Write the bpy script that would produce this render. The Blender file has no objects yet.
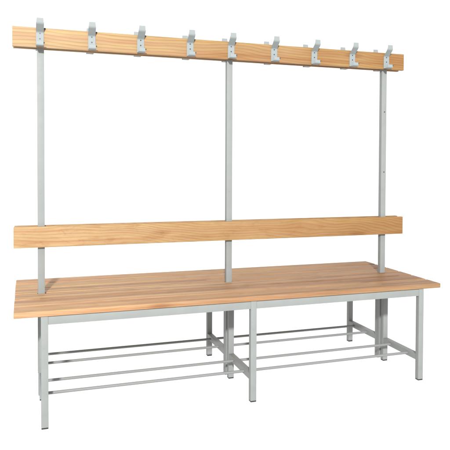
import bpy, bmesh, math, random
from mathutils import Vector, Matrix

scene = bpy.context.scene
C = scene.collection
random.seed(4)

# ------------------------------------------------------------------ camera
F, PPX, PPY = 658.4957, 275.3867, 179.9268            # in pixels of the 450 px photograph
yaw, pitch, roll = 0.3628, 0.0270, 0.0056
cy_, sy_ = math.cos(yaw), math.sin(yaw)
cp_, sp_ = math.cos(pitch), math.sin(pitch)
fwd = Vector((sy_ * cp_, cy_ * cp_, -sp_))
right = Vector((cy_, -sy_, 0))
up = right.cross(fwd)
r2 = right * math.cos(roll) + up * math.sin(roll)
u2 = -right * math.sin(roll) + up * math.cos(roll)
cam_data = bpy.data.cameras.new('camera')
cam = bpy.data.objects.new('camera', cam_data)
C.objects.link(cam)
cam_data.sensor_width = 36
cam_data.lens = F * 36 / 450
cam_data.shift_x = (225 - PPX) / 450
cam_data.shift_y = (PPY - 225) / 450
cam_data.clip_end = 500
cam.matrix_world = Matrix(((r2.x, u2.x, -fwd.x, 0.0462),
                           (r2.y, u2.y, -fwd.y, -3.1833),
                           (r2.z, u2.z, -fwd.z, 1.0859),
                           (0, 0, 0, 1)))
scene.camera = cam

# ------------------------------------------------------------------ studio light
world = bpy.data.worlds.new('World')
scene.world = world
world.use_nodes = True
bg = world.node_tree.nodes['Background']
bg.inputs['Color'].default_value = (1, 1, 1, 1)
bg.inputs['Strength'].default_value = 1.2             # white studio cove, overexposed

def area(name, loc, target, size, power, color=(1, 1, 1)):
    l = bpy.data.lights.new(name, 'AREA')
    l.shape = 'DISK'
    l.size = size
    l.energy = power
    l.color = color
    o = bpy.data.objects.new(name, l)
    C.objects.link(o)
    o.location = loc
    o.rotation_euler = (Vector(target) - Vector(loc)).to_track_quat('-Z', 'Y').to_euler()
    return o

area('key_lamp', (-2.4, -12, 6.3), (1, 0, .8), .7, 3250)

scene.view_settings.view_transform = 'Standard'
scene.view_settings.look = 'None'
scene.view_settings.exposure = 0
scene.view_settings.gamma = 1
scene.render.engine = 'CYCLES'
scene.cycles.max_bounces = 8

# ------------------------------------------------------------------ material helpers
class NT:
    def __init__(self, name):
        self.m = bpy.data.materials.new(name)
        self.m.use_nodes = True
        self.t = self.m.node_tree
        self.b = self.t.nodes['Principled BSDF']
    def n(self, kind, **kw):
        nd = self.t.nodes.new(kind)
        for k, v in kw.items():
            setattr(nd, k, v)
        return nd
    def l(self, a, b):
        self.t.links.new(a, b)
    def val(self, sock, v):
        if hasattr(v, 'is_output'):
            self.l(v, sock)
        else:
            sock.default_value = v
    def math(self, op, a, b=None, c=None, clamp=False):
        nd = self.n('ShaderNodeMath', operation=op)
        nd.use_clamp = clamp
        self.val(nd.inputs[0], a)
        if b is not None: self.val(nd.inputs[1], b)
        if c is not None: self.val(nd.inputs[2], c)
        return nd.outputs[0]
    def noise(self, vec, scale, detail=3, rough=.5, dist=0.0):
        nd = self.n('ShaderNodeTexNoise')
        self.l(vec, nd.inputs['Vector'])
        nd.inputs['Scale'].default_value = scale
        nd.inputs['Detail'].default_value = detail
        nd.inputs['Roughness'].default_value = rough
        nd.inputs['Distortion'].default_value = dist
        return nd.outputs['Fac']
    def scale(self, vec, s):
        nd = self.n('ShaderNodeVectorMath', operation='MULTIPLY')
        self.l(vec, nd.inputs[0])
        nd.inputs[1].default_value = s
        return nd.outputs[0]
    def mix(self, fac, a, b, mode='MIX'):
        nd = self.n('ShaderNodeMix', data_type='RGBA', blend_type=mode)
        self.val(nd.inputs[0], fac)
        self.val(nd.inputs[6], a)
        self.val(nd.inputs[7], b)
        return nd.outputs[2]
    def ramp(self, fac, stops):
        nd = self.n('ShaderNodeValToRGB')
        e = nd.color_ramp.elements
        while len(e) < len(stops):
            e.new(.5)
        for el, (p, c) in zip(e, stops):
            el.position = p
            el.color = c if len(c) == 4 else (*c, 1)
        self.l(fac, nd.inputs[0])
        return nd.outputs[0]

def rgb(*c):
    return (*c, 1)

def wood(name, pale, warm, late, ring_freq, axis_y, axis_z, slope, ring_strength=.6,
         tone=None, stave=0.0, stave_width=.03, rough=.5, wobble=.012, streak=.8, fine=1.6, wave=3.0, figure=0.0):
    """Planks cut out of a trunk that runs along x: growth rings, pores, tone drifting along the plank."""
    k = NT(name)
    tc = k.n('ShaderNodeTexCoord')
    oi = k.n('ShaderNodeObjectInfo')
    P = tc.outputs['Object']
    rnd = oi.outputs['Random']
    off = k.n('ShaderNodeVectorMath', operation='SCALE')
    off.inputs[0].default_value = (9.1, 5.3, 7.7)
    k.l(rnd, off.inputs['Scale'])
    add = k.n('ShaderNodeVectorMath', operation='ADD')
    k.l(P, add.inputs[0]); k.l(off.outputs[0], add.inputs[1])
    Q = add.outputs[0]
    sep = k.n('ShaderNodeSeparateXYZ'); k.l(P, sep.inputs[0])
    x, y, z = sep.outputs
    # the trunk's axis wanders slowly past the plank
    w1 = k.math('MULTIPLY', k.math('SUBTRACT', k.noise(k.scale(Q, (1.1, 2, 2)), 1.6, 2), .5), wobble * 16)
    w2 = k.math('MULTIPLY', k.math('SUBTRACT', k.noise(k.scale(Q, (wave, 12, 12)), 2.2, 3), .5), wobble * fine)
    ry = k.math('ADD', k.math('SUBTRACT', y, axis_y), w2)
    rz = k.math('ADD', k.math('SUBTRACT', z, axis_z), k.math('ADD', w1, k.math('MULTIPLY', x, slope)))
    r = k.math('SQRT', k.math('ADD', k.math('MULTIPLY', ry, ry), k.math('MULTIPLY', rz, rz)))
    ph = k.math('FRACT', k.math('ADD', k.math('MULTIPLY', r, ring_freq), rnd))
    ring = k.ramp(ph, [(0, (0, 0, 0)), (.45, (.25, .25, .25)), (.8, (1, 1, 1)), (.93, (.8, .8, .8)), (1, (0, 0, 0))])
    # tone drifting along the length: pale sapwood into warmer heartwood
    drift = k.noise(k.scale(Q, (1.3, 3, 3)), 2.0, 3)
    if tone:
        t = k.math('ADD', k.math('MULTIPLY', x, tone[1]), tone[0])
        t = k.math('ADD', t, k.math('MULTIPLY', k.math('SUBTRACT', drift, .5), .9), clamp=True)
    else:
        t = drift
    col = k.mix(t, rgb(*pale), rgb(*warm))
    if stave:
        # glued lamellas of slightly different colour
        comb = k.n('ShaderNodeCombineXYZ')
        row = k.math('FLOOR', k.math('DIVIDE', y, stave_width))
        rr = k.n('ShaderNodeTexWhiteNoise', noise_dimensions='2D')
        c2 = k.n('ShaderNodeCombineXYZ'); k.l(row, c2.inputs[0]); k.l(rnd, c2.inputs[1])
        k.l(c2.outputs[0], rr.inputs['Vector'])
        seg = k.math('FLOOR', k.math('ADD', k.math('MULTIPLY', x, .55), k.math('MULTIPLY', rr.outputs['Value'], 5.0)))
        k.l(row, comb.inputs[0]); k.l(seg, comb.inputs[1]); k.l(rnd, comb.inputs[2])
        wn = k.n('ShaderNodeTexWhiteNoise', noise_dimensions='3D')
        k.l(comb.outputs[0], wn.inputs['Vector'])
        st = k.ramp(wn.outputs['Value'], [(0, (.70, .58, .52)), (.3, (1.02, .92, .84)), (.55, (1.0, 1.0, 1.0)),
                                          (.8, (1.22, 1.20, 1.08)), (1, (.88, .74, .58))])
        col = k.mix(stave, col, st, 'MULTIPLY')
    # long streaks: yellowish, pinkish and brownish bands that follow the grain
    sk = k.noise(k.scale(Q, (.55, 26, 26)), 1.6, 3, .55)
    col = k.mix(streak, col, k.ramp(sk, [(.30, (.84, .72, .60)), (.42, (1.03, .90, .84)), (.52, (1, 1, 1)),
                                        (.62, (1.10, 1.12, .98)), (.74, (.93, .86, .76))]), 'MULTIPLY')
    if figure:
        fg = k.noise(k.scale(Q, (5, 13, 13)), 2.4, 5, .6, .8)
        col = k.mix(k.math('MULTIPLY', k.math('SUBTRACT', 1.0, t), figure), col,
                    k.ramp(fg, [(.33, (.80, .62, .44)), (.45, (1, 1, 1)), (.58, (1.05, 1.06, 1.03)), (.72, (.92, .82, .68))]), 'MULTIPLY')
    dark = k.mix(1.0, col, rgb(*late), 'MULTIPLY')
    fade = k.math('MULTIPLY', k.ramp(k.noise(k.scale(Q, (.8, 3, 3)), 3.0, 2), [(.3, (.45, .45, .45)), (.7, (1, 1, 1))]), ring_strength)
    col = k.mix(k.math('MULTIPLY', ring, fade), col, dark)
    # fibres and pores
    fib = k.noise(k.scale(Q, (2.2, 60, 60)), 5.0, 4, .65)
    col = k.mix(k.math('MULTIPLY', k.ramp(fib, [(.35, (1, 1, 1)), (.62, (0, 0, 0))]), .30), col, rgb(.80, .66, .52), 'MULTIPLY')
    pore = k.noise(k.scale(Q, (6, 240, 240)), 3.0, 2, .6)
    col = k.mix(k.math('MULTIPLY', k.ramp(pore, [(.28, (1, 1, 1)), (.40, (0, 0, 0))]), .35), col, rgb(.62, .48, .36), 'MULTIPLY')
    # the odd small knot
    vor = k.n('ShaderNodeTexVoronoi', feature='F1')
    k.l(k.scale(Q, (1.4, 5, 5)), vor.inputs['Vector']); vor.inputs['Scale'].default_value = 1.4
    knot = k.ramp(vor.outputs['Distance'], [(0, (1, 1, 1)), (.06, (.7, .7, .7)), (.13, (0, 0, 0))])
    col = k.mix(k.math('MULTIPLY', knot, .55), col, rgb(.55, .36, .24), 'MULTIPLY')
    k.l(col, k.b.inputs['Base Color'])
    k.l(k.math('ADD', k.math('MULTIPLY', fib, .25), rough - .1), k.b.inputs['Roughness'])
    k.b.inputs['Specular IOR Level'].default_value = .18
    bump = k.n('ShaderNodeBump'); bump.inputs['Strength'].default_value = .12
    bump.inputs['Distance'].default_value = .001
    k.l(k.math('ADD', fib, k.math('MULTIPLY', ring, .3)), bump.inputs['Height'])
    k.l(bump.outputs[0], k.b.inputs['Normal'])
    return k.m

def paint(name, color, rough=.55, var=.06, metallic=0.0):
    k = NT(name)
    tc = k.n('ShaderNodeTexCoord')
    P = tc.outputs['Object']
    f = k.noise(P, 14, 4, .6)
    lo = tuple(c * (1 - var) for c in color); hi = tuple(min(1, c * (1 + var)) for c in color)
    col = k.mix(f, rgb(*lo), rgb(*hi))
    # handling marks and tiny chips in the powder coat
    sp = k.noise(P, 160, 2, .5)
    col = k.mix(k.math('MULTIPLY', k.ramp(sp, [(.70, (0, 0, 0)), (.74, (1, 1, 1))]), .35), col, rgb(*(c * .5 for c in color)))
    k.l(col, k.b.inputs['Base Color'])
    k.l(k.math('ADD', k.math('MULTIPLY', k.noise(P, 30, 3), .2), rough - .1), k.b.inputs['Roughness'])
    k.b.inputs['Metallic'].default_value = metallic
    k.b.inputs['Specular IOR Level'].default_value = .3
    bump = k.n('ShaderNodeBump'); bump.inputs['Strength'].default_value = .08
    bump.inputs['Distance'].default_value = .0005
    k.l(k.noise(P, 700, 2), bump.inputs['Height'])
    k.l(bump.outputs[0], k.b.inputs['Normal'])
    return k.m

M_METAL = paint('grey_powder_coat', (.190, .200, .193), var=.10)
M_ROD = paint('grey_rod_coat', (.172, .178, .172))
M_HOOK = paint('light_grey_hook_paint', (.205, .228, .226), rough=.5, var=.04)
M_SCREW = paint('dark_steel', (.06, .065, .08), rough=.35, metallic=.6)
M_CAP = paint('black_plastic', (.02, .02, .022), rough=.5)
M_SEAT = wood('seat_beech', (.375, .250, .146), (.205, .123, .066), (.74, .62, .50), 62, .02, -.30, .03,
              ring_strength=.4, tone=(.52, .42), stave=.7, stave_width=.0225, wobble=.010, streak=1.0)
M_BACK = wood('backrest_pine', (.345, .238, .130), (.205, .106, .036), (.66, .50, .32), 105, .10, -.13, .058,
              ring_strength=.55, tone=(.5, .45), wobble=.010, streak=.7, fine=.8, wave=1.6, figure=.65)
M_TOP = wood('hook_board_pine', (.315, .222, .124), (.205, .110, .038), (.72, .54, .36), 80, .10, -.20, .022,
             ring_strength=.7, tone=(.45, .42), wobble=.0065, streak=1.0, fine=.30, wave=1.2)

# floor made translucent so white world light from below washes out its shadows
k = NT('shadowless_floor')
tc = k.n('ShaderNodeTexCoord')
cl = k.mix(k.noise(tc.outputs['Object'], .6, 3), rgb(.95, .95, .95), rgb(.97, .97, .97))
df = k.n('ShaderNodeBsdfDiffuse'); tr = k.n('ShaderNodeBsdfTranslucent'); mx = k.n('ShaderNodeMixShader')
k.l(cl, df.inputs['Color']); k.l(cl, tr.inputs['Color'])
mx.inputs[0].default_value = .85
k.l(df.outputs[0], mx.inputs[1]); k.l(tr.outputs[0], mx.inputs[2])
k.l(mx.outputs[0], k.t.nodes['Material Output'].inputs['Surface'])
M_FLOOR = k.m

# ------------------------------------------------------------------ mesh helpers
def link(name, bm, mat, parent=None, loc=(0, 0, 0), bevel=0.0, seg=2, smooth=False):
    bmesh.ops.recalc_face_normals(bm, faces=bm.faces[:])
    if bevel:
        bmesh.ops.bevel(bm, geom=[e for e in bm.edges if e.is_manifold and e.calc_face_angle(0) > .5],
                        offset=bevel, segments=seg, profile=.7, affect='EDGES', clamp_overlap=True)
    me = bpy.data.meshes.new(name)
    bm.to_mesh(me); bm.free()
    me.materials.append(mat)
    if smooth:
        for p in me.polygons: p.use_smooth = True
        me.set_sharp_from_angle(angle=math.radians(40))
    o = bpy.data.objects.new(name, me)
    C.objects.link(o)
    o.location = loc
    if parent: o.parent = parent
    return o

def box_bm(sx, sy, sz, bm=None, at=(0, 0, 0)):
    bm = bm or bmesh.new()
    r = bmesh.ops.create_cube(bm, size=1)
    for v in r['verts']:
        v.co = Vector((v.co.x * sx + at[0], v.co.y * sy + at[1], v.co.z * sz + at[2]))
    return bm

def box(name, x0, x1, y0, y1, z0, z1, mat, parent, bevel=.002, origin=(0, 0, 0), seg=2):
    c = Vector(((x0 + x1) / 2, (y0 + y1) / 2, (z0 + z1) / 2)) - Vector(origin)
    return link(name, box_bm(x1 - x0, y1 - y0, z1 - z0), mat, parent, c, bevel, seg, True)

def cyl_bm(r, depth, axis='Z', n=20, bm=None, at=(0, 0, 0)):
    bm = bm or bmesh.new()
    m = Matrix.Identity(4)
    if axis == 'X': m = Matrix.Rotation(math.pi / 2, 4, 'Y')
    if axis == 'Y': m = Matrix.Rotation(math.pi / 2, 4, 'X')
    bmesh.ops.create_cone(bm, cap_ends=True, segments=n, radius1=r, radius2=r, depth=depth,
                          matrix=Matrix.Translation(at) @ m)
    return bm

# ------------------------------------------------------------------ setting
fl = bmesh.new()
bmesh.ops.create_grid(fl, x_segments=4, y_segments=4, size=60)
floor = link('floor', fl, M_FLOOR)
floor['kind'] = 'structure'

# ------------------------------------------------------------------ the bench
root = bpy.data.objects.new('changing_room_bench', None)
C.objects.link(root)
root['label'] = 'double-sided changing room bench with wooden slat seat, backrest, hook rail and grey steel frame'
root['category'] = 'bench'

T = .0278                       # square tube
HS = .4805                      # seat top
TH = .0225                      # slat thickness
ZT = HS - TH                    # top of the frame
DY = .392                       # half depth of the frame
FX = (.1015, .9920, 1.8735)     # left side of each of the three frames
CAP = .006

def tube_leg(x, y0, y1, z1):
    leg = box('leg', x, x + T, y0, y1, CAP, z1, M_METAL, root, .0025)
    cx, cy, cz = leg.location
    cap = link('foot_cap', box_bm(T - .001, (y1 - y0) - .001, CAP + .001), M_CAP, leg,
               (0, 0, (CAP + .001) / 2 - cz), .0012, 1)
    return leg

for fx in FX:
    tube_leg(fx, -DY, -DY + T, ZT)                       # outer legs
    tube_leg(fx, DY - T, DY, ZT)
    tube_leg(fx, -.047, -.047 + T, ZT)                   # inner legs on either side of the post
    tube_leg(fx, .047 - T, .047, ZT)
    for s in (-1, 1):                                    # low crossbars and the bearers under the slats
        a, b = sorted((s * (DY - T), s * .047))
        box('crossbar', fx + .0005, fx + T - .0005, a, b, .099, .127, M_METAL, root)
        box('seat_bearer', fx + .0005, fx + T - .0005, a, b, ZT - .026, ZT - .0005, M_METAL, root)
for s in (-1, 1):                                        # long rails between the outer legs
    for i in (0, 1):
        y0, y1 = sorted((s * (DY - .0005), s * (DY - T + .0005)))
        box('seat_rail', FX[i] + T, FX[i + 1], y0, y1, ZT - .0335, ZT - .001, M_METAL, root)

# shoe rack rods, welded between the crossbars
for i in (0, 1):
    for y in (-.288, -.120, .145, .300):
        xa, xb = FX[i] + T - .001, FX[i + 1] + .001
        link('shoe_rack_rod', cyl_bm(.0063, xb - xa, 'X'), M_ROD, root, ((xa + xb) / 2, y, .1125), 0, 1, True)

# posts
for n, fx in enumerate(FX):
    px0, px1 = fx - .0042, fx + T - .0022
    z0, z1 = .012, 1.668
    p = box('post', px0, px1, -.0138, .0138, z0, z1, M_METAL, root, .0025)
    c = p.location
    box('top_cap', px0 + .0005, px1 - .0005, -.0133, .0133, z1 + .0002, z1 + .004, M_CAP, p, .001, c, 1)
    if n == 2:
        for z in (1.364, 1.035):
            link('bolt', cyl_bm(.0032, .003, 'Y', 14), M_SCREW, p, (1.886 - c.x, -.0148 - c.y, z - c.z), .0006, 1, True)

# seat slats: six, the middle two notched round the posts
W, G = .1190, .0142
for i in range(6):
    y0 = -.3925 + i * (W + G)
    y1 = y0 + W
    notch = []
    if i in (2, 3):
        for fx in FX:
            notch.append((fx - .0060, fx + T + .0045))
    out = []
    xl, xr = 0.0, 2.0
    dx = random.uniform(-.0015, .0015)
    xl += dx; xr += dx
    d = .0150
    out.append((xl, y0)) 
    if i == 3:
        for a, b in notch: out += [(a, y0), (a, d), (b, d), (b, y0)]
    out += [(xr, y0), (xr, y1)]
    if i == 2:
        for a, b in reversed(notch): out += [(b, y1), (b, -d), (a, -d), (a, y1)]
    out.append((xl, y1))
    cx, cy = 1.0, (y0 + y1) / 2
    bm = bmesh.new()
    vs = [bm.verts.new((x - cx, y - cy, -TH / 2)) for x, y in out]
    f = bm.faces.new(vs)
    r = bmesh.ops.extrude_face_region(bm, geom=[f])
    for v in r['geom']:
        if isinstance(v, bmesh.types.BMVert): v.co.z += TH
    o = link('seat_slat', bm, M_SEAT, root, (cx, cy, ZT + TH / 2 + .0003), .0045 if i not in (2, 3) else .0036, 3, True)

# backrest boards and hook boards, one each side of the posts
def board(name, x0, x1, s, t, z0, z1, mat, bev):
    a, b = sorted((s * .0141, s * (.0141 + t)))
    return box(name, x0, x1, a, b, z0, z1, mat, root, bev, (0, 0, 0), 3)
fb = board('backrest_board', -.005, 1.996, -1, .022, .6945, .7885, M_BACK, .003)
bb = board('backrest_board', -.002, 1.992, 1, .022, .6945, .7900, M_BACK, .003)
ft = board('hook_board', -.006, 1.993, -1, .020, 1.5935, 1.6815, M_TOP, .0018)
bt = board('hook_board', -.004, 1.990, 1, .020, 1.5935, 1.6815, M_TOP, .003)
YB = -.0341                      # outer face of the front hook board

# coat hooks: a bent steel strip, long arm leaning out at the top, short lip at the bottom
def strip(path, halfw, th):
    """sweep a rectangular section of given half widths along a y-z path"""
    bm = bmesh.new()
    rings = []
    n = len(path)
    for i, (y, z) in enumerate(path):
        a = Vector(path[max(i - 1, 0)]); b = Vector(path[min(i + 1, n - 1)])
        d = (b - a).normalized(); nrm = Vector((-d.y, d.x))
        w = halfw(i / (n - 1))
        p = Vector((y, z))
        q0, q1 = p - nrm * th / 2, p + nrm * th / 2
        rings.append([bm.verts.new((-w, q0.x, q0.y)), bm.verts.new((w, q0.x, q0.y)),
                      bm.verts.new((w, q1.x, q1.y)), bm.verts.new((-w, q1.x, q1.y))])
    for a, b in zip(rings, rings[1:]):
        for j in range(4):
            bm.faces.new((a[j], a[(j + 1) % 4], b[(j + 1) % 4], b[j]))
    bm.faces.new(rings[0]); bm.faces.new(rings[-1][::-1])
    return bm

def smooth_path(pts, r=.006, k=5):
    out = [pts[0]]
    for a, b, c in zip(pts, pts[1:], pts[2:]):
        a, b, c = Vector(a), Vector(b), Vector(c)
        p = b + (a - b).normalized() * min(r, (a - b).length * .45)
        q = b + (c - b).normalized() * min(r, (c - b).length * .45)
        for i in range(k + 1):
            t = i / k
            out.append(tuple((1 - t) ** 2 * p + 2 * t * (1 - t) * b + t * t * q))
    out.append(pts[-1])
    return out

path = smooth_path([(-.0425, .0135 - .045), (-.0435, -.0495), (-.0015, -.0490), (-.0015, .0165),
                    (-.0410, .0480), (-.0430, .0715)], .006)
HZ = 1.6455
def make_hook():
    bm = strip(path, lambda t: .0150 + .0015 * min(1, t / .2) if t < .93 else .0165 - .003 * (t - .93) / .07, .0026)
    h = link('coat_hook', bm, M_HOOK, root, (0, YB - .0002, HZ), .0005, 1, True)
    for dz in (.0105, -.0135):
        sc = bmesh.new()
        cyl_bm(.0030, .0016, 'Y', 16, sc)
        link('screw', sc, M_SCREW, h, (0, -.0036, dz), .0005, 1, True)
    for px, py, pz in ((.0205, -.0020, .0325), (.0165, -.0400, -.0365)):   # black discs added as the dark shadow dots of plate and lip
        link('shadow_dot', cyl_bm(.0038, .0050, 'Y', 16), M_CAP, h, (px, py, pz), .0014, 2, True)
    return h
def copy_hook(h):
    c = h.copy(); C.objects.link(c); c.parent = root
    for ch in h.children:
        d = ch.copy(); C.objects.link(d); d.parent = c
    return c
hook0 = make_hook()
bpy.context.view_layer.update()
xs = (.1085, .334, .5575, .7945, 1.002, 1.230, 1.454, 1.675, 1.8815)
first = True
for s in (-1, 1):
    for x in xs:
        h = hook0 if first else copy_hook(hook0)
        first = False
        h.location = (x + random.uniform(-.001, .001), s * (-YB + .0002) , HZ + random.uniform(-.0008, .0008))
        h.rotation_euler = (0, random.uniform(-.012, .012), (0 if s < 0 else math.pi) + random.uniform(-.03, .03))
